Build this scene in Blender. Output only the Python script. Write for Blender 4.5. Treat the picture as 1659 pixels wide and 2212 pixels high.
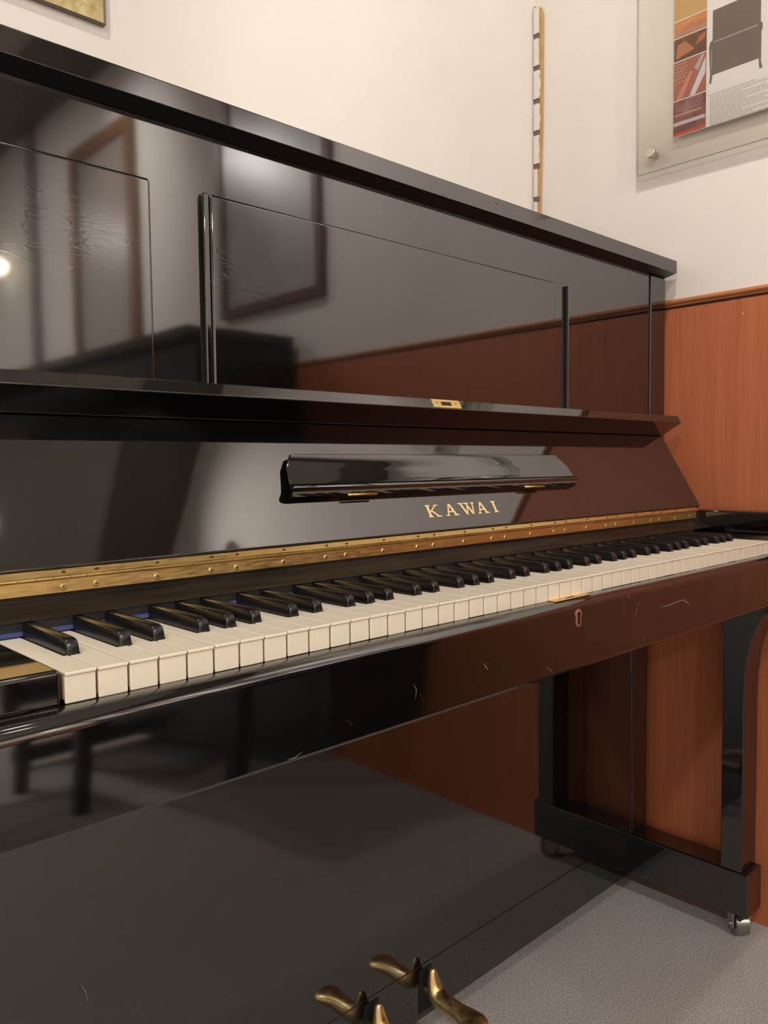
import bpy, bmesh, math, random
from mathutils import Vector, Matrix
random.seed(7)
for o in list(bpy.data.objects): bpy.data.objects.remove(o, do_unlink=True)
S = bpy.context.scene
COL = S.collection
Z0 = 0.765                                   # height of the white key tops above the floor

# ------------------------------------------------------------------ camera
FPX, YAW, PITCH, ROLL = 1723.13, 0.814147, -0.0592253, -0.0111878
CAM = Vector((-0.208041, -0.539581, 0.138829 + Z0))
fw = Vector((math.cos(YAW)*math.cos(PITCH), math.sin(YAW)*math.cos(PITCH), math.sin(PITCH)))
rt = Vector((math.sin(YAW), -math.cos(YAW), 0)); up = rt.cross(fw)
r2 = math.cos(ROLL)*rt + math.sin(ROLL)*up; u2 = -math.sin(ROLL)*rt + math.cos(ROLL)*up
cd = bpy.data.cameras.new('camera'); cam = bpy.data.objects.new('camera', cd); COL.objects.link(cam)
cam.matrix_world = Matrix(((r2.x, u2.x, -fw.x, CAM.x), (r2.y, u2.y, -fw.y, CAM.y), (r2.z, u2.z, -fw.z, CAM.z), (0, 0, 0, 1)))
cd.sensor_fit = 'VERTICAL'; cd.sensor_height = 24.0; cd.lens = FPX*24.0/2212.0
cd.clip_start = 0.02
S.camera = cam

# ------------------------------------------------------------------ world, exposure, room lights
W = bpy.data.worlds.new('world'); S.world = W; W.use_nodes = True
W.node_tree.nodes['Background'].inputs[0].default_value = (1.0, 0.93, 0.84, 1)
W.node_tree.nodes['Background'].inputs[1].default_value = 0.0
S.view_settings.view_transform = 'Standard'; S.view_settings.look = 'None'
S.view_settings.exposure = 0.28; S.view_settings.gamma = 1.0; S.view_settings.use_curve_mapping = False
CEIL = 1.86 + Z0
LAMP_COLOR = (1.0, 0.93, 0.885)
# x, y, watts, lens size, aim point of each adjustable ceiling spot (None: shines straight down and wide)
DOWNLIGHTS = [(0.55, -0.20, 23, .08, (1.25, 0.45, 0.75)), (-0.42, -0.12, 23, .08, (-0.15, 0.59, 0.85)),
              (0.30, -2.70, 42, .14, None), (0.10, -4.6, 30, .18, None), (-1.7, -1.1, 26, .18, None), (-1.7, -3.2, 30, .18, None),
              (0.62, -0.95, 62, .08, (1.357, -0.75, 1.22)), (0.62, -2.00, 70, .08, (1.357, -2.10, 1.22))]  # these two are added to brighten the right wall mirrored in the lacquer
for x, y, w, s, aim in DOWNLIGHTS:
    if aim:
        wash = abs(aim[0]-1.357) < .001
        ld = bpy.data.lights.new('spot_light', 'SPOT'); ld.spot_size = math.radians(72 if wash else 82); ld.spot_blend = 1.0 if wash else .7; ld.shadow_soft_size = s/2; w *= 1.6
    else:
        ld = bpy.data.lights.new('downlight_light', 'AREA'); ld.shape = 'DISK'; ld.size = s
    ld.energy = w; ld.color = LAMP_COLOR
    lo = bpy.data.objects.new(ld.name, ld); COL.objects.link(lo); lo.location = (x, y, CEIL - 0.03)
    if aim: lo.rotation_euler = (Vector((aim[0], aim[1], aim[2] + Z0)) - lo.location).to_track_quat('-Z', 'Y').to_euler()

# ------------------------------------------------------------------ helpers
def tag(o, label=None, cat=None, group=None, kind=None):
    if label: o['label'] = label
    if cat: o['category'] = cat
    if group: o['group'] = group
    if kind: o['kind'] = kind
    return o
def empty(name, loc, label, cat, group=None):
    o = bpy.data.objects.new(name, None); COL.objects.link(o); o.location = loc; o.empty_display_size = .1
    return tag(o, label, cat, group)
class B:
    """collects shapes in one mesh; coordinates: x along keys, y to the back wall, z from key tops"""
    def __init__(s, dz=Z0): s.bm = bmesh.new(); s.dz = dz; s.mi = 0
    def v(s, p): return s.bm.verts.new((p[0], p[1], p[2] + s.dz))
    def f(s, vs):
        fc = s.bm.faces.new(vs); fc.material_index = s.mi; return fc
    def box(s, x0, x1, y0, y1, z0, z1):
        x0, x1 = sorted((x0, x1)); y0, y1 = sorted((y0, y1)); z0, z1 = sorted((z0, z1))
        c = [s.v(p) for p in ((x0,y0,z0),(x1,y0,z0),(x1,y1,z0),(x0,y1,z0),(x0,y0,z1),(x1,y0,z1),(x1,y1,z1),(x0,y1,z1))]
        for q in ((0,3,2,1),(4,5,6,7),(0,1,5,4),(1,2,6,5),(2,3,7,6),(3,0,4,7)): s.f([c[i] for i in q])
        return s
    def prism(s, pts, d):
        """closed polygon of 3-D points extruded by vector d"""
        a = [s.v(p) for p in pts]; b = [s.v((p[0]+d[0], p[1]+d[1], p[2]+d[2])) for p in pts]
        n = len(pts); s.f(a); s.f(b[::-1])
        for i in range(n): s.f([a[(i+1) % n], a[i], b[i], b[(i+1) % n]])
        return s
    def px(s, prof, x0, x1): return s.prism([(x0, y, z) for y, z in prof], (x1-x0, 0, 0))
    def quad(s, *p): s.f([s.v(q) for q in p]); return s
    def tube(s, path, radii, n=12, ry=None):
        """sweep of ellipses along a path"""
        rings = []
        P = [Vector(p) for p in path]
        ref = Vector((1, 0, 0))
        for i, p in enumerate(P):
            t = (P[min(i+1, len(P)-1)] - P[max(i-1, 0)]).normalized()
            a = ref - t*ref.dot(t)
            if a.length < .05: a = Vector((0, 1, 0)) - t*t.y
            a.normalize(); b = t.cross(a)
            ra = radii[i]; rb = ry[i] if ry else ra
            rings.append([s.v(p + a*ra*math.cos(k*2*math.pi/n) + b*rb*math.sin(k*2*math.pi/n)) for k in range(n)])
        for i in range(len(rings)-1):
            for k in range(n): s.f([rings[i][k], rings[i][(k+1) % n], rings[i+1][(k+1) % n], rings[i+1][k]])
        s.f(rings[0][::-1]); s.f(rings[-1])
        return s
    def sphere(s, c, r, n=14, m=8):
        rows = []
        for j in range(1, m):
            a = math.pi*j/m
            rows.append([s.v((c[0]+r*math.sin(a)*math.cos(2*math.pi*k/n), c[1]+r*math.sin(a)*math.sin(2*math.pi*k/n), c[2]+r*math.cos(a))) for k in range(n)])
        t = s.v((c[0], c[1], c[2]+r)); b = s.v((c[0], c[1], c[2]-r))
        for k in range(n):
            s.f([t, rows[0][k], rows[0][(k+1) % n]]); s.f([b, rows[-1][(k+1) % n], rows[-1][k]])
            for j in range(m-2): s.f([rows[j][k], rows[j+1][k], rows[j+1][(k+1) % n], rows[j][(k+1) % n]])
        return s
    def done(s, name, mats, parent=None, bevel=0, seg=2, smooth=True, sub=0):
        bmesh.ops.recalc_face_normals(s.bm, faces=s.bm.faces)
        me = bpy.data.meshes.new(name); s.bm.to_mesh(me); s.bm.free()
        if not isinstance(mats, (list, tuple)): mats = [mats]
        for m in mats: me.materials.append(m)
        o = bpy.data.objects.new(name, me); COL.objects.link(o)
        if sub:
            m = o.modifiers.new('sub', 'SUBSURF'); m.levels = sub; m.render_levels = sub
        if bevel:
            m = o.modifiers.new('bevel', 'BEVEL'); m.width = bevel; m.segments = seg; m.limit_method = 'ANGLE'; m.angle_limit = math.radians(28); m.harden_normals = True
        if smooth and (bevel or sub or smooth == 2):
            for p in me.polygons: p.use_smooth = True
        if parent is not None:
            o.parent = parent
            if parent.type == 'EMPTY': o.matrix_parent_inverse = Matrix.Translation(-parent.location)
        return o
def structure(o): o['kind'] = 'structure'; return o

# ------------------------------------------------------------------ materials
def mat(name, col, rough=.5, metal=0, ior=1.5, spec=.5, emit=None, es=0):
    m = bpy.data.materials.new(name); m.use_nodes = True
    p = m.node_tree.nodes['Principled BSDF']
    p.inputs['Base Color'].default_value = (*col, 1); p.inputs['Roughness'].default_value = rough
    p.inputs['Metallic'].default_value = metal; p.inputs['IOR'].default_value = ior; p.inputs['Specular IOR Level'].default_value = spec
    if emit: p.inputs['Emission Color'].default_value = (*emit, 1); p.inputs['Emission Strength'].default_value = es
    return m
class N:
    """small node-graph writer for one material"""
    def __init__(s, m):
        s.t = m.node_tree; s.p = s.t.nodes['Principled BSDF']
        s.co = s.n('ShaderNodeTexCoord').outputs['Object']
    def n(s, k, **kw):
        nd = s.t.nodes.new(k)
        for a, b in kw.items(): setattr(nd, a, b)
        return nd
    def link(s, a, b): s.t.links.new(a, b)
    def mapping(s, scale=(1,1,1), loc=(0,0,0), rot=(0,0,0), src=None):
        m = s.n('ShaderNodeMapping'); m.inputs['Scale'].default_value = scale; m.inputs['Location'].default_value = loc; m.inputs['Rotation'].default_value = rot
        s.link(src or s.co, m.inputs['Vector']); return m.outputs[0]
    def noise(s, vec, scale, detail=3, rough=.5, dist=0):
        n = s.n('ShaderNodeTexNoise'); n.inputs['Scale'].default_value = scale; n.inputs['Detail'].default_value = detail
        n.inputs['Roughness'].default_value = rough; n.inputs['Distortion'].default_value = dist; s.link(vec, n.inputs['Vector']); return n.outputs['Fac']
    def ramp(s, fac, stops):
        r = s.n('ShaderNodeValToRGB'); e = r.color_ramp.elements
        while len(e) < len(stops): e.new(.5)
        for i, (p, c) in enumerate(stops): e[i].position = p; e[i].color = (*c, 1) if len(c) == 3 else c
        s.link(fac, r.inputs[0]); return r.outputs[0]
    def math(s, op, a, b=None, clamp=False):
        m = s.n('ShaderNodeMath', operation=op, use_clamp=clamp)
        for i, q in enumerate((a, b)):
            if q is None: continue
            if isinstance(q, (int, float)): m.inputs[i].default_value = q
            else: s.link(q, m.inputs[i])
        return m.outputs[0]
    def mix(s, fac, a, b, blend='MIX'):
        m = s.n('ShaderNodeMix', data_type='RGBA', blend_type=blend)
        for sock, q in ((m.inputs[0], fac), (m.inputs[6], a), (m.inputs[7], b)):
            if isinstance(q, (int, float)): sock.default_value = q
            elif isinstance(q, tuple): sock.default_value = (*q, 1)
            else: s.link(q, sock)
        return m.outputs[2]
    def bump(s, h, strength, dist=.001):
        b = s.n('ShaderNodeBump'); b.inputs['Strength'].default_value = strength; b.inputs['Distance'].default_value = dist
        s.link(h, b.inputs['Height']); s.link(b.outputs[0], s.p.inputs['Normal'])
    def color(s, c): s.link(c, s.p.inputs['Base Color'])
    def rough(s, c): s.link(c, s.p.inputs['Roughness'])

GLOSS_IOR = 2.1
def lacquer(name, rough=.05, crazed=None):
    m = mat(name, (.0035, .0033, .0032), rough, 0, GLOSS_IOR)
    g = N(m)
    dust = g.noise(g.co, 900, 2, .6)
    g.color(g.ramp(dust, [(.0, (.0035,.0033,.0032)), (.74, (.0035,.0033,.0032)), (.80, (.03,.028,.026))]))
    h = g.noise(g.co, 14, 2, .4)
    h = g.math('MULTIPLY', h, .25)
    if crazed:
        for (cx, cz, rad) in crazed:
            v = g.n('ShaderNodeTexVoronoi', feature='DISTANCE_TO_EDGE'); v.inputs['Scale'].default_value = 70
            mp = g.mapping((.35, 1, 1.6), src=g.co)
            wob = g.n('ShaderNodeTexNoise'); wob.inputs['Scale'].default_value = 30; g.link(mp, wob.inputs['Vector'])
            ad = g.n('ShaderNodeVectorMath', operation='MULTIPLY_ADD'); g.link(wob.outputs['Color'], ad.inputs[0]); ad.inputs[1].default_value = (.03, .03, .03); g.link(mp, ad.inputs[2])
            g.link(ad.outputs[0], v.inputs['Vector'])
            line = g.math('SUBTRACT', 1.0, g.math('MULTIPLY', v.outputs['Distance'], 18, True), True)
            sx = g.n('ShaderNodeSeparateXYZ'); g.link(g.co, sx.inputs[0])
            dx = g.math('DIVIDE', g.math('SUBTRACT', sx.outputs[0], cx), rad*1.3); dz = g.math('DIVIDE', g.math('SUBTRACT', sx.outputs[2], cz + Z0), rad*.8)
            d2 = g.math('ADD', g.math('MULTIPLY', dx, dx), g.math('MULTIPLY', dz, dz))
            mask = g.math('SUBTRACT', 1.0, d2, True)
            h = g.math('ADD', h, g.math('MULTIPLY', g.math('MULTIPLY', line, mask), .07))
    g.bump(h, .12, .0012)
    return m
M_BLACK = lacquer('black_lacquer')
M_CRAZED = lacquer('crazed_black_lacquer', .05, [(.115, .37, .065)])
M_CRAZED2 = lacquer('crazed_black_lacquer_mid', .05, [(.312, .36, .05)])
M_SATIN = mat('satin_black', (.006, .006, .006), .35)
M_DULL = mat('dull_black', (.006, .006, .006), .22, ior=1.38)
M_DARK = mat('dark_gap', (.004, .004, .004), .6)
M_RAIL = mat('worn_rail', (.012, .009, .006), .34, ior=1.35); g = N(M_RAIL)
g.color(g.ramp(g.noise(g.mapping((3, 25, 25)), 4, 4), [(.35, (.006,.005,.004)), (.7, (.022,.016,.010))]))
M_FELT = mat('blue_felt', (.06, .075, .19), .95, spec=.1)
M_IVORY = mat('key_ivory', (.62, .55, .43), .33); g = N(M_IVORY)
n1 = g.noise(g.co, 22, 4, .6); n2 = g.noise(g.mapping((1, 1, 2.2)), 160, 3, .6)
c = g.ramp(n1, [(.3, (.76,.68,.53)), (.7, (.84,.77,.62))])
g.color(g.mix(g.math('MULTIPLY', g.ramp(n2, [(.62, (0,0,0)), (.78, (1,1,1))]), .18), c, (.38,.33,.25)))
M_KEYWOOD = mat('key_wood', (.42, .25, .13), .7)
M_SHARP = mat('sharp_black', (.006, .006, .0065), .22, ior=1.55); g = N(M_SHARP)
g.rough(g.ramp(g.noise(g.mapping((1, .4, 1)), 40, 3), [(.3, (.20,.20,.20)), (.75, (.30,.30,.30))]))
def brass(name, c1, c2, rough, sc=(4, 30, 30)):
    m = mat(name, c1, rough, 1.0); g = N(m)
    g.color(g.ramp(g.noise(g.mapping(sc), 6, 4, .6), [(.32, c2), (.68, c1)]))
    g.rough(g.ramp(g.noise(g.mapping(sc), 14, 3), [(.3, (rough*.75,)*3), (.7, (rough*1.35,)*3)]))
    return m
M_BRASS = brass('brass', (.84, .60, .25), (.74, .50, .19), .36)
M_BRASS2 = brass('worn_brass', (.80, .63, .33), (.62, .46, .20), .33, (5, 5, 5))
M_GOLD = mat('gold_leaf', (.90, .69, .36), .45, .4)
M_COPPER = mat('copper_ring', (.72, .40, .25), .35, .9)
M_STEEL = mat('caster_steel', (.36, .35, .31), .32, 1.0)
M_STEEL2 = mat('brushed_steel', (.62, .58, .52), .33, 1.0)
M_SCUFF = mat('scuff_grey', (.17, .15, .13), .7)
# walls
M_WALL = mat('painted_wall', (.80, .76, .69), .75, spec=.25); g = N(M_WALL)
g.color(g.ramp(g.noise(g.co, 3.2, 4, .55), [(.3, (.775,.735,.675)), (.7, (.83,.785,.73))]))
g.bump(g.noise(g.co, 420, 3), .12, .0006)
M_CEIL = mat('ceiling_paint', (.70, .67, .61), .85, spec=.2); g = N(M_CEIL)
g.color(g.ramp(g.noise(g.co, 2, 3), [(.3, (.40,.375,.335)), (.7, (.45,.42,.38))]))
M_WOOD = mat('cherry_veneer', (.45, .13, .045), .38, ior=1.45); g = N(M_WOOD)
warp = g.noise(g.mapping((1.2, 1.2, .5)), 2.2, 3)
vv = g.n('ShaderNodeVectorMath', operation='MULTIPLY_ADD'); cm = g.n('ShaderNodeCombineXYZ'); g.link(warp, cm.inputs[1]); g.link(cm.outputs[0], vv.inputs[0]); vv.inputs[1].default_value = (0, .10, 0); g.link(g.co, vv.inputs[2])
st = g.noise(g.mapping((30, 30, 1.1), src=vv.outputs[0]), 1.6, 5, .62)
fine = g.noise(g.mapping((220, 220, 5), src=vv.outputs[0]), 1.3, 3, .6)
c = g.ramp(st, [(.25, (.40,.105,.040)), (.5, (.47,.140,.058)), (.75, (.53,.178,.080))])
g.color(g.mix(.35, c, g.ramp(fine, [(.3, (.38,.10,.040)), (.7, (.56,.195,.09))])))
M_MOULD = mat('cherry_moulding', (.52, .20, .075), .4); g = N(M_MOULD)
g.color(g.ramp(g.noise(g.mapping((10, 2, 60)), 3, 4), [(.3, (.42,.14,.05)), (.7, (.58,.24,.095))]))
M_CARPET = mat('grey_carpet', (.2, .19, .17), 1.0, spec=.05); g = N(M_CARPET)
a = g.noise(g.co, 320, 4, .85); b2 = g.noise(g.co, 5, 3)
c = g.ramp(a, [(.28, (.16,.152,.145)), (.42, (.46,.44,.415)), (.53, (.72,.69,.65)), (.65, (1.0,.97,.93))])
g.color(g.mix(g.math('MULTIPLY', b2, .25), c, (.32,.305,.285)))
g.bump(a, .9, .004)
M_MDF = mat('raw_mdf', (.50, .31, .13), .8); g = N(M_MDF)
g.color(g.ramp(g.noise(g.co, 26, 4), [(.3, (.46,.27,.11)), (.7, (.56,.36,.17))]))
M_PLASTER = mat('chipped_paint', (.80, .76, .69), .8)

# ------------------------------------------------------------------ the room
XW, YB, YF, XL = 1.357, 0.5945, -5.4, -3.2
structure(B(0).box(XL-.1, XW+.12, YF-.1, YB+.12, -.06, 0).done('floor', M_CARPET))
structure(B(0).box(XL-.1, XW+.12, YF-.1, YB+.12, CEIL, CEIL+.06).done('ceiling', M_CEIL))
structure(B(0).box(XL-.1, XW+.1, YB, YB+.1, 0, CEIL).done('wall_back', M_WALL))
structure(B(0).box(XW, XW+.1, YF-.1, YB, 0, CEIL).done('wall_right', M_WALL))
structure(B(0).box(XL-.1, XL, YF-.1, YB, 0, CEIL).done('wall_left', M_WALL))
structure(B(0).box(XL, XW, YF-.1, YF, 0, CEIL).done('wall_front', M_WALL))
# wainscot of the right wall with its top moulding
wn = structure(B().box(XW-.004, XW, YF, YB-.03, -Z0, .4480).done('trim_1', M_WOOD))
b = B(); b.px([(YF, 0), (YF, 0), (YB-.03, 0)], 0, 0) if False else None
mb = B(); prof = [(XW, .4535), (XW-.0035, .4535), (XW-.0035, .4575), (XW-.008, .4580), (XW-.010, .461), (XW-.009, .4650), (XW-.006, .4672), (XW, .4675)]
mb.prism([(x, YF, z) for x, z in prof], (0, YB-.03-YF, 0)); structure(mb.done('trim_2', M_MOULD, smooth=False))
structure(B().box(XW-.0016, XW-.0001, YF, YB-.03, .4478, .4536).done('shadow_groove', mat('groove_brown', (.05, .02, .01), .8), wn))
structure(B(0).box(XW-.30, XW, YF, YB, CEIL-.012, CEIL-.0002).done('trim_3', mat('dark_cornice', (.12, .10, .08), .6)))
bb = B(); bb.tube([(XW-.0042, .1085, .419), (XW-.0050, .1085, .419)], [.0014, .0014], 10)
structure(bb.done('wall_plug', mat('filler_white', (.6, .55, .48), .7), wn))
# white facing sheet of the back wall and the raw batten left bare in the corner behind its edge
XE = 1.3345
structure(B().box(XL, XE, YB-.0035, YB-.0002, -Z0, CEIL-Z0-.02).done('trim_4', M_WALL))
bt = B()
zt = 1.178
ys = [YB-.0285, YB-.002]
prof = [(YB-.002, -.2), (YB-.019, -.2), (YB-.0205, .735), (YB-.0235, .86), (YB-.026, 1.0), (YB-.027, 1.12), (YB-.0265, 1.160), (YB-.022, 1.174), (YB-.002, 1.184)]
bt.prism([(XW-.006, y, z) for y, z in prof], (.006, 0, 0))
batten = structure(bt.done('trim_5', M_MDF, bevel=.0015))
gaps = [1.113, 1.042, .968, .897, .822, .748]
edges = [1.176] + gaps + [.55]
for i in range(len(edges)-1):
    z1 = edges[i] - (.006 if i else 0); z0 = edges[i+1] + .006
    w = [.013, .0125, .0155, .0145, .014, .009, .0085][i]
    pb = B(); n = 9; y0 = YB-.0035
    pts = [(XW-.010, y0, z0), ]
    for k in range(n+1):
        t = k/n; jag = (random.random()-.5)*(.005 if 2 <= i <= 4 else .0012)
        pts.append((XW-.010, y0-w+jag, z0 + (z1-z0)*t))
    pts.append((XW-.010, y0, z1))
    pb.prism(pts, (.0045, 0, 0)); structure(pb.done('paint_chip', M_PLASTER, batten))
for z in gaps:
    pb = B(); pb.box(XW-.0068, XW-.0059, YB-.019, YB-.0035, z-.0055, z+.0055); structure(pb.done('slot', mat('slot_dark', (.22, .14, .12), .9), batten))
for z in (1.113, .931, .754):
    pb = B(); pb.tube([(XE-.007, YB-.0035, z), (XE-.007, YB-.0042, z)], [.0036, .0034], 12); structure(pb.done('filled_screw_hole', M_PLASTER, batten))

# ------------------------------------------------------------------ ceiling downlights
M_TRIM = mat('lamp_trim', (.7, .7, .68), .5)
M_EMIT = mat('lamp_lens', (.9, .85, .75), .5, emit=LAMP_COLOR, es=14)
places = ['above the keyboard, nearest the corner', 'above the left part of the open piano', 'above the black bench', 'at the far end of the room', 'near the left wall, closer to the back wall', 'near the left wall, further from the back wall', 'added to brighten the wall by the red framed picture', 'added to brighten the wall by the brown framed mirror']
for (x, y, w, s, aim), pl in zip(DOWNLIGHTS, places):
    e = empty('ceiling_downlight', (x, y, CEIL), 'round white ceiling downlight ' + pl, 'ceiling light', 'ceiling downlights')
    r = s/2
    b = B(0); b.tube([(x, y, CEIL-.0005), (x, y, CEIL-.012)], [r+.02, r+.015], 28); b.done('trim_ring', M_TRIM, e, smooth=False)
    b = B(0); b.tube([(x, y, CEIL-.012), (x, y, CEIL-.016)], [r, r*.96], 28); b.done('lens', M_EMIT, e, smooth=False)

# ------------------------------------------------------------------ the upright piano
PXL, PXR = -.113, 1.335
piano = empty('upright_piano', (.611, .42, 0), 'glossy black upright piano with open key lid, standing in the white corner', 'piano')
FO = Vector((0, .1575, .0526)); FT = Vector((0, .081, .1374)).normalized(); FN = Vector((0, -FT.z, FT.y))
def fb(x, s, d=0):
    p = FO + FT*s + FN*d; return (x, p.y, p.z)
# case sides
for x0, x1 in ((PXL, PXL+.058), (PXR-.058, PXR)):
    b = B(); b.px([(.257, .5075), (.585, .5075), (.585, -.6335), (.2888, -.6335), (.2888, -.13), (.257, -.06)], x0, x1)
    b.done('case_side', M_BLACK, piano, bevel=.0025)
for x0, x1 in ((PXL+.0583, 1.222-1.268), (1.268, PXR-.0583)):
    B().box(x0, x1, .2888, .40, -.6330, -.1085).done('stile', M_BLACK, piano, bevel=.0015)
# lid
b = B(); b.px([(.2350, .5390), (.2350, .5150), (.2362, .5146), (.585, .5146), (.585, .540), (.2362, .5400)], PXL-.004, PXR+.003)
lid = b.done('top_lid', M_BLACK, piano, bevel=.0018, seg=3)
b = B(); b.px([(.2366, .5144), (.2600, .5086), (.584, .5086), (.584, .5144)], PXL-.002, PXR+.0005)
b.done('under_moulding', M_SATIN, lid)
# upper panel with three raised fields
upn = B().box(PXL+.0585, PXR-.0585, .2605, .285, .165, .5080).done('upper_panel', M_BLACK, piano)
for x0, x1, m in ((-.04, .207, M_CRAZED), (.2786, .945, M_CRAZED2)):
    B().box(x0, x1, .2535, .2606, .17, .4435).done('raised_field', m, upn, bevel=.004, seg=4)
for x0, x1 in ((.2700, .2776), (.9835, .9915)):
    B().box(x0, x1, .2535, .2606, .17, .4435).done('dark_fillet', M_BLACK, upn, bevel=.0018)
# arms, key blocks, key bed, key slip
for x0, x1 in ((PXL, -.0683), (1.2903, PXR)):
    b = B(); b.px([(.30, .0450), (-.015, .0445), (-.032, .038), (-.040, .022), (-.040, -.085), (-.030, -.105), (.30, -.105)], x0, x1)
    b.done('arm', M_BLACK, piano, bevel=.003)
for x0, x1 in ((-.0680, -.0010), (1.2230, 1.2900)):
    B().box(x0, x1, .0015, .157, -.024, .0020).done('key_block', M_BLACK, piano, bevel=.0035, seg=3)
B().box(-.068, 1.290, .003, .34, -.108, -.0235).done('key_bed', M_SATIN, piano)
prof = [(.0028, -.0225), (-.0060, -.0225)]
for k in range(0, 10):
    a = math.pi/2*k/9; prof.append((-.0065 - .0135*math.sin(a), -.0355 + .0130*math.cos(a)))
prof += [(-.020, -.1015), (-.0175, -.1048), (.0028, -.1048)]
slip = B().px(prof, -.0682, 1.2902).done('key_slip', M_BLACK, piano, bevel=0, smooth=2)
m = slip.modifiers.new('es', 'EDGE_SPLIT'); m.split_angle = math.radians(32)
lp = B().box(.563, .637, -.0105, .0018, -.0224, -.0214).done('lock_plate', M_BRASS, slip, bevel=.0003)
tag(lp, 'brass lock plate')
B().box(.592, .6095, -.0058, -.0032, -.02139, -.0212).done('lock_slot', M_DARK, lp)
# keyhole escutcheon (figure-eight ring)
def hole_outline(cx, cz, k):
    pts = []
    for i in range(13): a = math.radians(-35 + 250*i/12); pts.append((cx + .0064*k*math.cos(a), cz + .0044 + .0062*k*math.sin(a)))
    for i in range(9): a = math.radians(200 + 140*i/8); pts.append((cx + .0054*k*math.cos(a), cz - .0056 + .0050*k*math.sin(a)))
    return pts
KX, KZ = .5945, -.0435
b = B(); b.prism([(x, -.0212, z) for x, z in hole_outline(KX, KZ, 1)], (0, .0013, 0)); esc = b.done('keyhole_ring', M_COPPER, slip, bevel=.0004)
b = B(); b.prism([(KX+(x-KX), -.0214, z) for x, z in hole_outline(KX, KZ, .46)], (0, .0006, 0)); b.done('keyhole', M_DARK, esc)
# white keys and black keys
order = ['A', 'B', 'C', 'D', 'E', 'F', 'G']
KW = .0235
OFF = {'C': -.0025, 'D': .0025, 'F': -.003, 'G': 0.0, 'A': .003}      # centre offset of the sharp after each white key
SH = .0066                                                           # half clearance of a sharp
def white_mesh(l, r):
    b = B(0)
    g = .0006
    x0, x1 = g, KW-g; yb = .160; yh = .0495
    lx = x0 if l is None else l + SH; rx = x1 if r is None else KW + r - SH
    out = [(x0, -.0012), (x1, -.0012)]
    if r is not None: out += [(x1, yh), (rx, yh)]
    else: out += [(x1, yh)]
    out += [(rx, yb), (lx, yb)]
    if l is not None: out += [(lx, yh), (x0, yh)]
    else: out += [(x0, yh)]
    clean = []
    for p in out:
        if not clean or (abs(p[0]-clean[-1][0]) + abs(p[1]-clean[-1][1])) > 1e-6: clean.append(p)
    b.mi = 0; b.prism([(x, y, -.0026) for x, y in clean], (0, 0, .0026))
    b.box(x0+.0002, x1-.0002, .0004, .0030, -.0222, -.00262)
    b.mi = 1; b.prism([(x, max(y, .0031), -.0200) for x, y in clean], (0, 0, .0173))
    bmesh.ops.recalc_face_normals(b.bm, faces=b.bm.faces)
    me = bpy.data.meshes.new('white_key'); b.bm.to_mesh(me); b.bm.free()
    me.materials.append(M_IVORY); me.materials.append(M_KEYWOOD)
    return me
cache = {}
def child(name, me, loc, bev, parent=piano, seg=2):
    o = bpy.data.objects.new(name, me); COL.objects.link(o); o.location = loc
    o.parent = parent; o.matrix_parent_inverse = Matrix.Translation(-parent.location)
    if bev:
        m = o.modifiers.new('bevel', 'BEVEL'); m.width = bev; m.segments = seg; m.limit_method = 'ANGLE'; m.angle_limit = math.radians(40); m.harden_normals = True
        for p in me.polygons: p.use_smooth = True
    return o
def sharp_mesh():
    b = B(0)
    def ring(y, w, zt, zb=-.004):
        return [(-w-.0011, y, zb), (-w-.0006, y, .001), (-w, y, zt-.0012), (-w+.0013, y, zt), (w-.0013, y, zt), (w, y, zt-.0012), (w+.0006, y, .001), (w+.0011, y, zb)]
    secs = []
    for y, w, zt in ((.0490, .0047, .0022), (.0496, .0047, .0060), (.0508, .0047, .0092), (.0524, .0047, .0108), (.0550, .0047, .01165), (.0600, .0047, .0119), (.1000, .0048, .0121), (.1480, .0048, .0123)):
        secs.append([b.v(p) for p in ring(y, w, max(zt, .0022))])
    n = 8
    for i in range(len(secs)-1):
        for k in range(n): b.f([secs[i][k], secs[i][(k+1) % n], secs[i+1][(k+1) % n], secs[i+1][k]])
    b.f(secs[0][::-1]); b.f(secs[-1])
    bmesh.ops.recalc_face_normals(b.bm, faces=b.bm.faces)
    me = bpy.data.meshes.new('black_key'); b.bm.to_mesh(me); b.bm.free(); me.materials.append(M_SHARP)
    for p in me.polygons: p.use_smooth = True
    return me
SM = sharp_mesh()
for i in range(52):
    nm = order[i % 7]; pv = order[(i-1) % 7]
    r = OFF.get(nm) if i < 51 else None
    l = OFF.get(pv) if i > 0 else None
    if (l, r) not in cache: cache[(l, r)] = white_mesh(l, r)
    child('white_key', cache[(l, r)], (i*KW, 0, Z0 - random.random()*.0005), .0009)
    if r is not None:
        o = child('black_key', SM, (i*KW + KW + r, 0, Z0), 0)
        m = o.modifiers.new('es', 'EDGE_SPLIT'); m.split_angle = math.radians(50)
# name rail under the hinge and felt strip behind the keys
rail = B().px([(.1585, .0445), (.1583, .0265), (.1520, .0205), (.1372, .0138), (.1368, .0128), (.20, .0128), (.20, .0445)], -.068, 1.290).done('name_rail', M_RAIL, piano, bevel=.0006)
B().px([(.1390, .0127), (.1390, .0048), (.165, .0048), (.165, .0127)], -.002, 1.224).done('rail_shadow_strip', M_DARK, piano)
B().px([(.1385, .0050), (.1375, .0012), (.165, .0012), (.165, .0050)], -.002, 1.224).done('felt_strip', M_FELT, piano)
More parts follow.
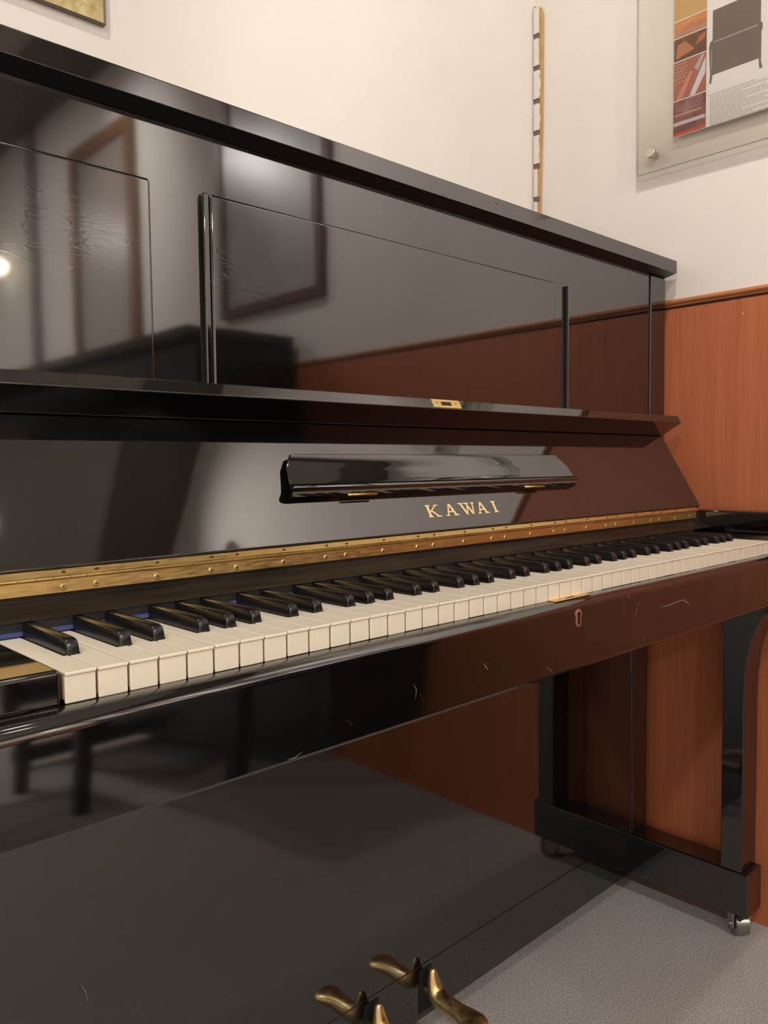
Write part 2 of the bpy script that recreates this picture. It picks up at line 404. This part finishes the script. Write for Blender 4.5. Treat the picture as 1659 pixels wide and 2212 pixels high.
# folding key lid (fall board)
FX0, FX1 = -.0675, 1.2895
b = B(); b.prism([fb(FX0, s, d) for s, d in ((0, 0), (.1595, 0), (.1595, -.022), (0, -.022))], (FX1-FX0, 0, 0))
fall = b.done('fall_board', M_BLACK, piano, bevel=.002)
b = B(); b.prism([fb(FX0-.0005, s, d) for s, d in ((.1598, -.022), (.1598, .0458), (.1605, .0466), (.1750, .0466), (.1765, .0450), (.1765, -.022))], (FX1-FX0+.001, 0, 0))
lip = b.done('front_lip', M_BLACK, fall, bevel=.0012)
b = B(); b.prism([fb(.585, s, d) for s, d in ((.1618, .0464), (.1748, .0464), (.1748, .0470), (.1618, .0470))], (.0565, 0, 0))
strike = b.done('lock_strike', M_BRASS, fall)
tag(strike, 'brass lock strike plate')
# three dark slots of the strike sit in one mesh
b = B()
for x0, x1, s0, s1 in ((.6025, .6225, .1655, .1712), (.5925, .5965, .1688, .1698), (.6305, .6345, .1688, .1698)):
    b.prism([fb(x0, s, d) for s, d in ((s0, .0469), (s1, .0469), (s1, .04725), (s0, .04725))], (x1-x0, 0, 0))
b.done('strike_slot', M_DARK, strike) if False else b.done('strike_slot', M_DARK, fall)
# continuous hinge
hinge = B().px([(.1580, .0428), (.1572, .0428), (.1572, .0308), (.1580, .0308)], -.066, 1.2705).done('piano_hinge', M_BRASS, piano)
tag(hinge, 'brass continuous hinge')
B().prism([fb(-.066, s, d) for s, d in ((-.0005, -.002), (-.0012, -.0022), (-.0082, -.0005), (-.0075, .0003))], (1.3365, 0, 0)).done('upper_leaf', M_BRASS, hinge)
b = B(); x = -.066
while x < 1.268:
    b.tube([(x+.0002, .1568, .0440), (x+.0148, .1568, .0440)], [.0021, .0021], 12); x += .015
b.done('knuckle', M_BRASS, hinge, smooth=2).modifiers.new('es', 'EDGE_SPLIT').split_angle = math.radians(50)
M_SEAM = mat('seam_brass', (.75, .62, .36), .3, 1.0); x = .0779 - .148 + .148
while x < 1.26:
    B().box(x-.0003, x+.0003, .15708, .1572, .0310, .0425).done('leaf_seam', M_SEAM, hinge); x += .1478
sm = None
def screw_mesh():
    b = B(0); b.tube([(0, .0004, 0), (0, -.0004, 0), (0, -.0009, 0)], [.0030, .0030, .0022], 14)
    b.mi = 1
    b.box(-.0013, .0013, -.00105, -.0008, -.0003, .0003); b.box(-.0003, .0003, -.00105, -.0008, -.0013, .0013)
    bmesh.ops.recalc_face_normals(b.bm, faces=b.bm.faces)
    me = bpy.data.meshes.new('screw'); b.bm.to_mesh(me); b.bm.free(); me.materials.append(M_BRASS2); me.materials.append(mat('screw_slot', (.12, .08, .03), .5, .8)); return me
SCM = screw_mesh()
sx = []
k = -1
while k < 10:
    j = .0779 + .1478*k
    sx += [j-.0148, j+.0148, j+.0739]; k += 1
for x in sx:
    if -.06 < x < 1.265:
        o = bpy.data.objects.new('screw', SCM); COL.objects.link(o); o.location = (x, .1572, .0352 + Z0); o.parent = hinge; o.rotation_euler = (0, random.random()*1.5, 0)
M_HOLE = mat('hole_brass', (.16, .09, .02), .5, .8)
for x in sx:
    if -.06 < x < 1.265:
        q = fb(x, -.0048, -.0010); b = B(); b.tube([(q[0], q[1], q[2]), (q[0], q[1]-.0008, q[2]-.0002)], [.0022, .0020], 10); b.done('leaf_screw_hole', M_HOLE, hinge)
# gold lettering
def stroke(b, x0, s0, x1, s1, w, d=.0002):
    """slanted stem whose ends are cut parallel to the baseline"""
    b.prism([fb(x0-w/2, s0, d), fb(x0+w/2, s0, d), fb(x1+w/2, s1, d), fb(x1-w/2, s1, d)], tuple(FN*.0004))
def bar(b, x0, x1, s0, s1, d=.00025): b.prism([fb(x0, s0, d), fb(x1, s0, d), fb(x1, s1, d), fb(x0, s1, d)], tuple(FN*.0004))
LB, LH = .0200, .0180; LT = LB + LH; sf = .0017
def L_K(b, x0, x1):
    stroke(b, x0+.0040, LB, x0+.0040, LT, .0042); bar(b, x0, x0+.0085, LB, LB+sf); bar(b, x0, x0+.0085, LT-sf, LT)
    stroke(b, x0+.0055, LB+.0072, x1-.0035, LT, .0030); bar(b, x1-.0075, x1-.0002, LT-sf, LT)
    stroke(b, x0+.0085, LB+.0098, x1-.0040, LB, .0044); bar(b, x1-.0090, x1+.0005, LB, LB+sf)
def L_A(b, x0, x1):
    c = (x0+x1)/2
    stroke(b, x0+.0035, LB, c-.0005, LT, .0024); stroke(b, x1-.0050, LB, c-.0002, LT, .0044)
    bar(b, x0+.0050, x1-.0065, LB+.0052, LB+.0072); bar(b, x0, x0+.0072, LB, LB+sf); bar(b, x1-.0092, x1, LB, LB+sf)
def L_W(b, x0, x1):
    w = x1-x0; p = [x0+.0050, x0+w*.36, x0+w*.52, x0+w*.72, x1-.0035]
    stroke(b, p[0], LT, p[1], LB, .0042); stroke(b, p[2]+.0015, LT, p[1]+.0002, LB, .0024)
    stroke(b, p[2]-.0015, LT, p[3], LB, .0042); stroke(b, p[4], LT, p[3]+.0004, LB, .0024)
    bar(b, x0, x0+.0096, LT-sf, LT); bar(b, p[2]-.0058, p[2]+.0045, LT-sf, LT); bar(b, x1-.0070, x1, LT-sf, LT)
def L_I(b, x0, x1):
    c = (x0+x1)/2; stroke(b, c, LB, c, LT, .0044); bar(b, x0, x1, LB, LB+sf); bar(b, x0, x1, LT-sf, LT)
for fn, x0, x1 in ((L_K, .5400, .5640), (L_A, .5735, .5985), (L_W, .6040, .6375), (L_A, .6385, .6625), (L_I, .6735, .6830)):
    b = B(); fn(b, x0, x1); b.done('gold_letter', M_GOLD, fall)
# folding music shelf on the fall board (concave leaf, bevelled ends)
b = B()
X0, X1 = .329, .894
def shelf_sec(x, f):
    prof = [(.0545, .0002), (.0547, .0078), (.0602, .0150), (.0615, .0158), (.0640, .0156), (.0656, .0146), (.0670, .0122), (.0682, .0102), (.0700, .0092), (.0760, .0084), (.0860, .0075), (.0960, .0069), (.1105, .0066), (.1118, .0055), (.1118, .0002)]
    out = []
    for s, d in prof:
        t = max(0, (s-.068)/.0438); out.append((s, d*(1-.0*f)))
    return out
prof = shelf_sec(0, 0)
def endx(s, side):
    t = min(1, max(0, (s-.0655)/.046)); inset = .0125*t
    if t > .8: inset += .012*(1-math.sqrt(max(0, 1-((t-.8)/.2)**2)))
    return X0 + inset if side == 0 else X1 - inset*.9
A = [b.v(fb(endx(s, 0), s, d)) for s, d in prof]; A2 = [b.v(fb(endx(s, 0)+.0022, s, d+(.0012 if 3 < i < 14 else 0))) for i, (s, d) in enumerate(prof)]
C2 = [b.v(fb(endx(s, 1)-.020 - (0 if s < .066 else 0), s, d)) for s, d in prof]; C = [b.v(fb(endx(s, 1), s, d if (s < .066 or s > .105) else min(d+.004*(1-abs((s-.085)/.022)), .0150))) for s, d in prof]
n = len(prof)
for P, Q in ((A, A2), (A2, C2), (C2, C)):
    for i in range(n): b.f([P[i], P[(i+1) % n], Q[(i+1) % n], Q[i]])
b.f(A[::-1]); b.f(C)
shelf = b.done('music_shelf', M_BLACK, fall, smooth=2)
shelf.modifiers.new('es', 'EDGE_SPLIT').split_angle = math.radians(30)
for x0, x1 in ((.4095, .4570), (.7555, .8060)):
    b = B(); b.prism([fb(x0, s, d) for s, d in ((.0525, .0078), (.0540, .0078), (.0545, .0095), (.0525, .0095))], (x1-x0, 0, 0))
    h = b.done('brass_hinge', M_BRASS, shelf)
    b = B(); b.tube([fb(x0, .0537, .0096), fb(x1, .0537, .0096)], [.0012, .0012], 10); b.done('hinge_pin', M_BRASS, fall, smooth=2)
# lower panel, bottom rail, toe blocks, legs, casters
lowp = B().box(PXL+.0675, PXR-.0675, .2905, .312, -.6325, -.1085).done('lower_panel', M_BLACK, piano)
brail = B().box(PXL+.068, PXR-.0672, .2896, .315, -.7185, -.6329).done('bottom_rail', M_BLACK, piano, bevel=.0009)
for s, x0, x1 in ((0, 1.222-1.331, 1.222-1.268), (1, 1.268, 1.331)):
    toe = B().box(x0, x1, .0480, .60-.012, -.7185, -.6330).done('toe_block', M_BLACK, piano, bevel=.004, seg=3)
    b = B()
    prof = [(.1010, -.6328), (.0605, -.6328), (.0605, -.295)]
    for k in range(1, 9):
        a = math.pi/2*k/8; prof.append((.0605 - .055*(1-math.cos(a)), -.295 + .165*math.sin(a)))
    prof += [(.0055, -.106), (.1040, -.106), (.1040, -.1795), (.1010, -.1815)]
    b.px(prof, x0, x1); b.done('leg', M_BLACK, piano, bevel=.002)
    # caster with forked bracket
    cx = (x0+x1)/2 - (.006 if s else -.006); cy = .074; r = .0215; zc = -Z0 + r
    ax, ay = (.74, -.67) if s else (.93, .37)
    b = B(); b.tube([(cx+ax*k, cy+ay*k, zc) for k in (-.0125, -.0120, .0120, .0125)], [r-.001, r, r, r-.001], 24)
    wheel = b.done('caster', M_STEEL, piano, smooth=2); wheel.modifiers.new('es', 'EDGE_SPLIT').split_angle = math.radians(40)
    for dx in (-.0165, .0150):
        b = B(); b.prism([(cx+ax*dx-ay*y, cy+ay*dx+ax*y, z) for y, z in ((-.010, -.7184), (.016, -.7184), (.012, zc-.004), (.005, zc-.011), (-.005, zc-.011), (-.011, zc-.002))], (ax*.0018, ay*.0018, 0)); b.done('fork_plate', M_STEEL2, wheel)
    b = B(); b.tube([(cx-ax*.020, cy-ay*.020, zc), (cx+ax*.020, cy+ay*.020, zc)], [.0035, .0035], 12); b.done('axle', M_STEEL2, wheel)
# pedals: upright horn in front of the rail, neck, rounded toe
for px_, nm in ((.6515, 0), (.5375, 1), (.4100, 2)):
    b = B()
    path = [(0, .2735, -.6330), (0, .2733, -.6350), (0, .2728, -.6400), (0, .2718, -.6500), (0, .2705, -.6600), (0, .2670, -.6690), (0, .2590, -.6750), (0, .2460, -.6775), (0, .2310, -.6770), (0, .2180, -.6765), (0, .2070, -.6765), (0, .1975, -.6772), (0, .1885, -.6785), (0, .1800, -.6800), (0, .1745, -.6815), (0, .1718, -.6825)]
    ra = [.0028, .0052, .0074, .0102, .0130, .0150, .0158, .0150, .0142, .0150, .0180, .0215, .0230, .0200, .0135, .0040]
    rb = [.0024, .0046, .0060, .0080, .0105, .0130, .0145, .0135, .0118, .0104, .0094, .0088, .0082, .0074, .0056, .0024]
    b.tube([(px_, y, z) for _, y, z in path], ra, 16, rb)
    ped = b.done('pedal', M_BRASS2, piano, smooth=2, sub=1)
    tag(ped, 'brass pedal')
    B().box(px_-.0145, px_+.0145, .2885, .2897, -.708, -.640).done('pedal_slot', M_DARK, ped)
    b = B(); b.tube([(px_, .268, -.672), (px_, .300, -.676)], [.006, .006], 12); b.done('pedal_stem', M_BRASS2, ped)
# scuffs and chips in the lacquer
def scuff(pts, w, y=-.0203, par=None):
    b = B()
    for i in range(len(pts)-1):
        (xa, za), (xb, zb) = pts[i], pts[i+1]
        ln = math.hypot(xb-xa, zb-za); nx, nz = -(zb-za)/ln*w/2, (xb-xa)/ln*w/2
        k0 = .25 if i == 0 else 1; k1 = .25 if i == len(pts)-2 else 1
        b.quad((xa-nx*k0, y, za-nz*k0), (xb-nx*k1, y, zb-nz*k1), (xb+nx*k1, y, zb+nz*k1), (xa+nx*k0, y, za+nz*k0))
    b.done('scuff_mark', M_SCUFF, par or slip)
scuff([(.7050, -.0300), (.7130, -.0345), (.7240, -.0372)], .0012, -.0199)
scuff([(.737, -.0410), (.731, -.0480), (.727, -.0560), (.7255, -.0610)], .0012)
scuff([(.790, -.0560), (.812, -.0575), (.836, -.0555), (.858, -.0550), (.868, -.0600), (.880, -.0650)], .0014)
scuff([(.745, -.085), (.750, -.092), (.748, -.098)], .0007)
scuff([(.421, -.0660), (.4235, -.0700), (.4285, -.0745)], .0014)
scuff([(.4255, -.0665), (.4280, -.0680)], .0008)
scuff([(.758, -.079), (.762, -.083)], .0006); scuff([(.785, -.0765), (.789, -.078)], .0008)
scuff([(.318, -.067), (.322, -.074), (.320, -.082)], .0009); scuff([(.327, -.079), (.331, -.086)], .0007)
scuff([(.186, -.098), (.178, -.101), (.171, -.1005)], .0009); scuff([(.236, -.083), (.241, -.088)], .0006)
scuff([(.530, -.090), (.536, -.094), (.545, -.099)], .0007)
scuff([(.560, -.0268), (.5745, -.0272), (.586, -.0270)], .0008, -.0172)
lidch = B(); lidch.quad((.7595, .2343, .5322), (.7690, .2343, .5300), (.7690, .2343, .5312), (.7595, .2343, .5330)); lidch.done('chip', M_SCUFF, piano)
scuff([(.060, -.585), (.072, -.578), (.082, -.577)], .0012, .2903, lowp)
scuff([(.118, -.415), (.124, -.428), (.125, -.440)], .0011, .2903, lowp)

# ------------------------------------------------------------------ glass-fronted notice on the right wall
poster = empty('glass_notice_board', (XW-.02, .10, .99+Z0), 'frameless glass notice with a piano sheet on the white wall above wood panelling', 'notice board')
M_GLASS = bpy.data.materials.new('greenish_glass'); M_GLASS.use_nodes = True
t = M_GLASS.node_tree; t.nodes.clear()
out = t.nodes.new('ShaderNodeOutputMaterial'); mx = t.nodes.new('ShaderNodeMixShader'); tr = t.nodes.new('ShaderNodeBsdfTransparent'); gl = t.nodes.new('ShaderNodeBsdfGlossy'); fr = t.nodes.new('ShaderNodeFresnel')
tr.inputs[0].default_value = (.978, .978, .960, 1); gl.inputs['Roughness'].default_value = .02; fr.inputs[0].default_value = 1.22
t.links.new(fr.outputs[0], mx.inputs[0]); t.links.new(tr.outputs[0], mx.inputs[1]); t.links.new(gl.outputs[0], mx.inputs[2]); t.links.new(mx.outputs[0], out.inputs[0])
M_GEDGE = mat('glass_edge', (.42, .46, .38), .25)
GX = XW-.020
GY0, GY1, GZ0, GZ1 = -.126, .3236, .7295, 1.265
B().box(GX, GX+.005, GY0, GY1, GZ0, GZ1).done('glass_pane', M_GLASS, poster)
b = B(); e = .0006
for y0, y1, z0, z1 in ((GY0, GY1, GZ0-e, GZ0-.0001), (GY0, GY1, GZ1+.0001, GZ1+e), (GY0-e, GY0-.0001, GZ0, GZ1), (GY1+.0001, GY1+e, GZ0, GZ1)): b.box(GX, GX+.005, y0, y1, z0, z1)
b.done('pane_edge', M_GEDGE, poster)
for y, z in ((.2915, .766), (.2915, 1.229), (-.094, .766), (-.094, 1.229)):
    b = B(); b.tube([(XW-.0002, y, z), (GX-.001, y, z), (GX-.0068, y, z), (GX-.0078, y, z)], [.0062, .0105, .0105, .0095], 24)
    o = b.done('standoff', M_STEEL2, poster, smooth=2); o.modifiers.new('es', 'EDGE_SPLIT').split_angle = math.radians(40)
SXP = GX + .0052
M_PAPER = mat('sheet_paper', (.87, .84, .85), .6)
sheet = B().box(SXP, SXP+.0010, -.06, .1805, .7845, 1.205).done('paper_sheet', M_PAPER, poster)
def flat(name, m, y0, y1, z0, z1, par=sheet, x=SXP-.00015):
    b = B(); b.box(x, x+.00012, y0, y1, z0, z1); return b.done(name, m, par)
M_PIC = mat('picture_grey', (.20, .155, .142), .6); M_PIC2 = mat('picture_light', (.42, .37, .36), .6); M_PICD = mat('picture_dark', (.05, .04, .045), .6)
def poly(name, m, pts, par, x):
    b = B(); b.prism([(x, y, z) for y, z in pts], (.0001, 0, 0)); return b.done(name, m, par)
pp = poly('piano_picture', M_PIC, [(.1765, .9270), (.1765, .9335), (.1745, .9420), (.1700, .9440), (.1700, .9990), (.0800, .9990), (.0800, .9440), (.0765, .9400), (.0765, .9300), (.0785, .9270), (.0785, .8720), (.0755, .8600), (.0815, .8600), (.0830, .8790), (.1690, .8790), (.1715, .8640), (.1755, .8640), (.1740, .8800)], sheet, SXP-.00015)
flat('white_line', M_PIC2, .0855, .1665, .9385, .9408, pp, SXP-.0003)
flat('white_line', M_PIC2, .1708, .1722, .8900, .9260, pp, SXP-.0003)
# lines of small print: one mesh, rows of short word-like dashes
M_INK = mat('print_grey', (.42, .37, .36), .7)
b = B(); z = .8420
rows = [(.175, .035), (.175, .14), (.175, .0)]
z = .8435
bar_rows = [.0, 1, 1, .35, 1, 1, .5, 1, 1, .4, 1, .9, .55, 1, .3, 1, 1, .45, 1, .8]
for i, fr_ in enumerate([.45, 1, .98, .3, 1, .75, 1, .9, .35, 1, 1, .5, 1, .8, .3, 1, .95, .4, 1, .6]):
    if i == 0: y = .178; h = .0013
    else: y = .1735; h = .0010
    end = y - .195*fr_
    while y > end:
        w = random.uniform(.003, .010); b.box(SXP-.0002, SXP-.00005, y-w, y, z-h, z); y -= w + .0012
    z -= .0031 if i else .0042
b.done('small_print', M_INK, sheet)
# photo strip
strip = B().box(SXP, SXP+.0010, .1808, .2485, .7845, 1.205).done('photo_strip', M_PAPER, poster)
def photo(z0, z1, m): return flat('photo', m, .1815, .2478, z0+.0009, z1-.0009, strip)
def pmat(name, stops, scale, sc=(1, 1, 1), det=3):
    m = mat(name, stops[0][1], .55); g = N(m); g.color(g.ramp(g.noise(g.mapping(sc), scale, det, .6), stops)); return m
zs = [.7845, .8535, .929, .9735, 1.0065, 1.075, 1.14, 1.205]
P1 = photo(zs[0], zs[1], pmat('photo_red_dark', [(.35, (0.176, 0.061, 0.054)), (.6, (0.324, 0.135, 0.135)), (.7, (0.405, 0.230, 0.243))], 30))
flat('detail', mat('ph_pale', (0.621, 0.581, 0.608), .6), .1830, .2470, .8050, .8120, P1, SXP-.0003); flat('detail', mat('ph_gold', (0.567, 0.459, 0.216), .6), .1900, .2440, .8240, .8262, P1, SXP-.0003)
flat('detail', mat('ph_red', (0.648, 0.115, 0.068), .6), .1815, .2478, .7854, .7915, P1, SXP-.0003)
P2 = photo(zs[1], zs[2], pmat('photo_red', [(.3, (.34,.12,.085)), (.55, (.45,.165,.115)), (.75, (.34,.16,.13))], 14))
poly('detail', mat('ph_steel', (0.675, 0.634, 0.648), .5), [(.2040, .8550), (.2150, .8550), (.1830, .9200), (.1830, .8900)], P2, SXP-.0003)
poly('detail', mat('ph_steel2', (0.446, 0.419, 0.419), .5), [(.1980, .8980), (.2060, .9060), (.1900, .9270), (.1850, .9250)], P2, SXP-.0003)
poly('detail', mat('ph_string', (0.675, 0.270, 0.149), .5), [(.2430, .8550), (.2300, .8550), (.2080, .9020), (.2140, .9020)], P2, SXP-.0003)
b = B()
for i in range(6):
    for j in range(4):
        y = .2440 - j*.0062 - (i % 2)*.003; z = .9225 - i*.0068; b.box(SXP-.0003, SXP-.0002, y-.0009, y+.0009, z-.0011, z+.0011)
b.done('pin_dots', mat('ph_pin', (0.675, 0.621, 0.581), .5), P2)
b = B()
for i in range(4):
    for j in range(9):
        y = .2440 - j*.0066 - (i % 2)*.003; z = .8490 - i*.0052; b.box(SXP-.0003, SXP-.0002, y-.0008, y+.0008, z-.0009, z+.0009)
b.done('pin_dots', mat('ph_pin2', (0.486, 0.365, 0.365), .5), P1)
P3 = photo(zs[2], zs[3], pmat('photo_brown', [(.3, (0.135, 0.068, 0.047)), (.6, (0.230, 0.115, 0.074)), (.8, (0.176, 0.108, 0.095))], 40))
poly('detail', mat('ph_or1', (0.50, 0.21, 0.10), .5), [(.2430, .9340), (.2050, .9420), (.2250, .9640), (.2400, .9600)], P3, SXP-.0003)
poly('detail', mat('ph_or2', (0.459, 0.162, 0.068), .5), [(.2050, .9480), (.1840, .9560), (.1850, .9660), (.1930, .9650)], P3, SXP-.0003)
P4 = photo(zs[3], zs[4], pmat('photo_orange', [(.3, (0.540, 0.203, 0.081)), (.6, (0.675, 0.297, 0.135)), (.8, (0.743, 0.405, 0.230))], 60, (1, .4, 2)))
for y0, y1 in ((.2250, .2440), (.2030, .2225), (.1835, .2005)): flat('detail', mat('ph_bar', (0.405, 0.297, 0.257), .5), y0, y1, .9770, .9840, P4, SXP-.0003)
P5 = photo(zs[4], zs[5], pmat('photo_yellow', [(.3, (.58,.37,.15)), (.7, (.64,.42,.18))], 12))
b = B()
for y0, y1, z0, z1 in ((.2130, .2400, 1.0260, 1.0268), (.2130, .2400, 1.0520, 1.0528), (.2130, .2138, 1.0260, 1.0528), (.2392, .2400, 1.0260, 1.0528), (.2200, .2350, 1.0190, 1.0198), (.1880, .2060, 1.0380, 1.0388), (.1880, .1888, 1.0380, 1.0550), (.2052, .2060, 1.0380, 1.0550)): b.box(SXP-.0003, SXP-.0002, y0, y1, z0, z1)
b.done('line_drawing', mat('ph_line', (0.567, 0.338, 0.108), .6), P5)
photo(zs[5], zs[6], pmat('photo_brown_two', [(.3, (0.270, 0.121, 0.068)), (.7, (0.459, 0.216, 0.121))], 25)); photo(zs[6], zs[7], pmat('photo_tan', [(.3, (0.540, 0.351, 0.189)), (.7, (0.702, 0.486, 0.297))], 25))

# ------------------------------------------------------------------ gold-leaf canvas on the back wall
canvas = empty('canvas_picture', (.12, YB, .95+Z0), 'small gold-leaf canvas hung high on the white wall above the piano', 'picture')
M_LEAF = mat('gold_leaf_art', (.62, .50, .22), .38, .35); g = N(M_LEAF)
v = g.n('ShaderNodeTexVoronoi', feature='DISTANCE_TO_EDGE'); v.inputs['Scale'].default_value = 30; g.link(g.mapping((1, 1, 1.2)), v.inputs['Vector'])
c = g.ramp(g.noise(g.co, 38, 5, .65), [(.3, (.40,.31,.11)), (.52, (.62,.51,.24)), (.72, (.78,.70,.42))])
g.color(g.mix(g.ramp(v.outputs['Distance'], [(.0, (.75,.75,.75)), (.012, (0,0,0))]), c, (.20,.13,.04)))
g.bump(g.noise(g.co, 55, 5), .5, .002)
CX0, CX1, CZ0, CZ1 = -.08, .3172, .7682, 1.16
B().box(CX0, CX1, YB-.0135, YB-.0042, CZ0, CZ1).done('stretcher_sides', mat('canvas_side', (.20, .16, .13), .7), canvas, bevel=.001)
B().box(CX0+.001, CX1-.0045, YB-.0142, YB-.0136, CZ0+.001, CZ1-.001).done('painted_face', M_LEAF, canvas)

# ------------------------------------------------------------------ things behind the camera that the lacquer mirrors
p2 = empty('upright_piano', (1.15, -1.75, 0), 'closed black upright piano against the panelled wall, seen only as a reflection', 'piano')
Y1, Y0 = -1.0, -2.468
for y0, y1 in ((Y0, Y0+.04), (Y1-.04, Y1)): B().box(1.0, 1.335, y0, y1, -.632, .51).done('case_side', M_DULL, p2, bevel=.003)
B().box(.965, 1.338, Y0-.004, Y1+.004, .512, .5455).done('top_lid', M_DULL, p2, bevel=.003)
B().box(1.015, 1.03, Y0+.041, Y1-.041, .12, .511).done('upper_panel', M_DULL, p2)
B().box(1.03, 1.05, Y0+.041, Y1-.041, -.632, -.11).done('lower_panel', M_DULL, p2)
b = B(); b.prism([(x, Y0+.046, z) for x, z in ((.745, -.025), (.735, .0), (.80, .06), (1.014, .13), (1.014, -.025))], (0, Y1-Y0-.092, 0)); b.done('fall_board', M_DULL, p2, bevel=.003)
B().box(.72, 1.028, Y0, Y1, -.115, -.03).done('key_bed', M_DULL, p2, bevel=.004)
for y0, y1 in ((Y0, Y0+.045), (Y1-.045, Y1)):
    B().box(.72, .999, y0, y1, -.029, .045).done('arm', M_DULL, p2, bevel=.004)
    B().box(.74, .78, y0+.002, y1-.002, -.632, -.116).done('leg', M_DULL, p2, bevel=.003)
    B().box(.72, 1.33, y0-.008, y1+.008, -.7185, -.633).done('toe_block', M_DULL, p2, bevel=.003)
    for x in (.76, 1.28):
        b = B(); b.tube([(x, (y0+y1)/2-.012, -Z0+.0225), (x, (y0+y1)/2+.012, -Z0+.0225)], [.0225, .0225], 20); b.done('caster', M_STEEL, p2)
bench = empty('piano_bench', (.46, -1.82, 0), 'black bench with square legs in front of the closed piano', 'bench')
B().box(.29, .66, -2.10, -1.55, -.32, -.25).done('seat', M_SATIN, bench, bevel=.01)
for x in (.31, .605):
    for y in (-2.085, -1.605): B().box(x, x+.04, y, y+.04, -Z0, -.3205).done('leg', M_DULL, bench, bevel=.003)
pic = empty('framed_picture', (XW, -1.13, 1.0+Z0), 'glazed picture in dark red frame on the wall above the closed piano', 'picture')
M_RED = mat('red_frame', (.10, .018, .014), .35)
fy0, fy1, fz0, fz1 = -1.42, -.85, .655, 1.50
b = B()
for a in ((fy0, fy1, fz0, fz0+.032), (fy0, fy1, fz1-.032, fz1), (fy0, fy0+.032, fz0+.032, fz1-.032), (fy1-.032, fy1, fz0+.032, fz1-.032)): b.box(XW-.022, XW-.0005, *a)
b.done('frame', M_RED, pic)
M_ART = mat('glazed_print', (.34, .33, .30), .28, ior=1.9); g = N(M_ART)
g.color(g.ramp(g.noise(g.co, 5, 4), [(.3, (.26,.26,.25)), (.55, (.40,.38,.35)), (.75, (.46,.43,.38))]))
B().box(XW-.013, XW-.006, fy0+.0325, fy1-.0325, fz0+.0325, fz1-.0325).done('glazed_print', M_ART, pic)
mir = empty('wall_mirror', (XW, -2.36, .9+Z0), 'tall mirror in brown wooden frame on the wall beyond the red framed picture', 'mirror')
M_BRN = mat('brown_frame', (.20, .085, .035), .4)
fy0, fy1, fz0, fz1 = -2.67, -2.04, .56, 1.58
b = B()
for a in ((fy0, fy1, fz0, fz0+.06), (fy0, fy1, fz1-.06, fz1), (fy0, fy0+.06, fz0+.06, fz1-.06), (fy1-.06, fy1, fz0+.06, fz1-.06)): b.box(XW-.03, XW-.0005, *a)
b.done('frame', M_BRN, mir)
B().box(XW-.014, XW-.006, fy0+.061, fy1-.061, fz0+.061, fz1-.061).done('glass', mat('mirror_glass', (.34, .29, .25), .30, ior=2.0), mir)
lamp = empty('wall_lamp', (XW, -3.56, 1.23+Z0), 'round glowing wall lamp at the far end of the right wall', 'lamp')
b = B(); b.tube([(XW-.0005, -3.56, 1.23), (XW-.02, -3.56, 1.23)], [.05, .045], 20); b.done('back_plate', M_STEEL2, lamp)
B().sphere((XW-.065, -3.56, 1.23), .045).done('bulb', mat('bulb', (1, .9, .8), .4, emit=(1, .86, .68), es=18), lamp, smooth=2)
structure(B().box(XW-.03, XW-.0002, -3.20, -3.12, .47, CEIL-Z0-.02).done('trim_6', mat('grey_post', (.22, .20, .18), .5)))
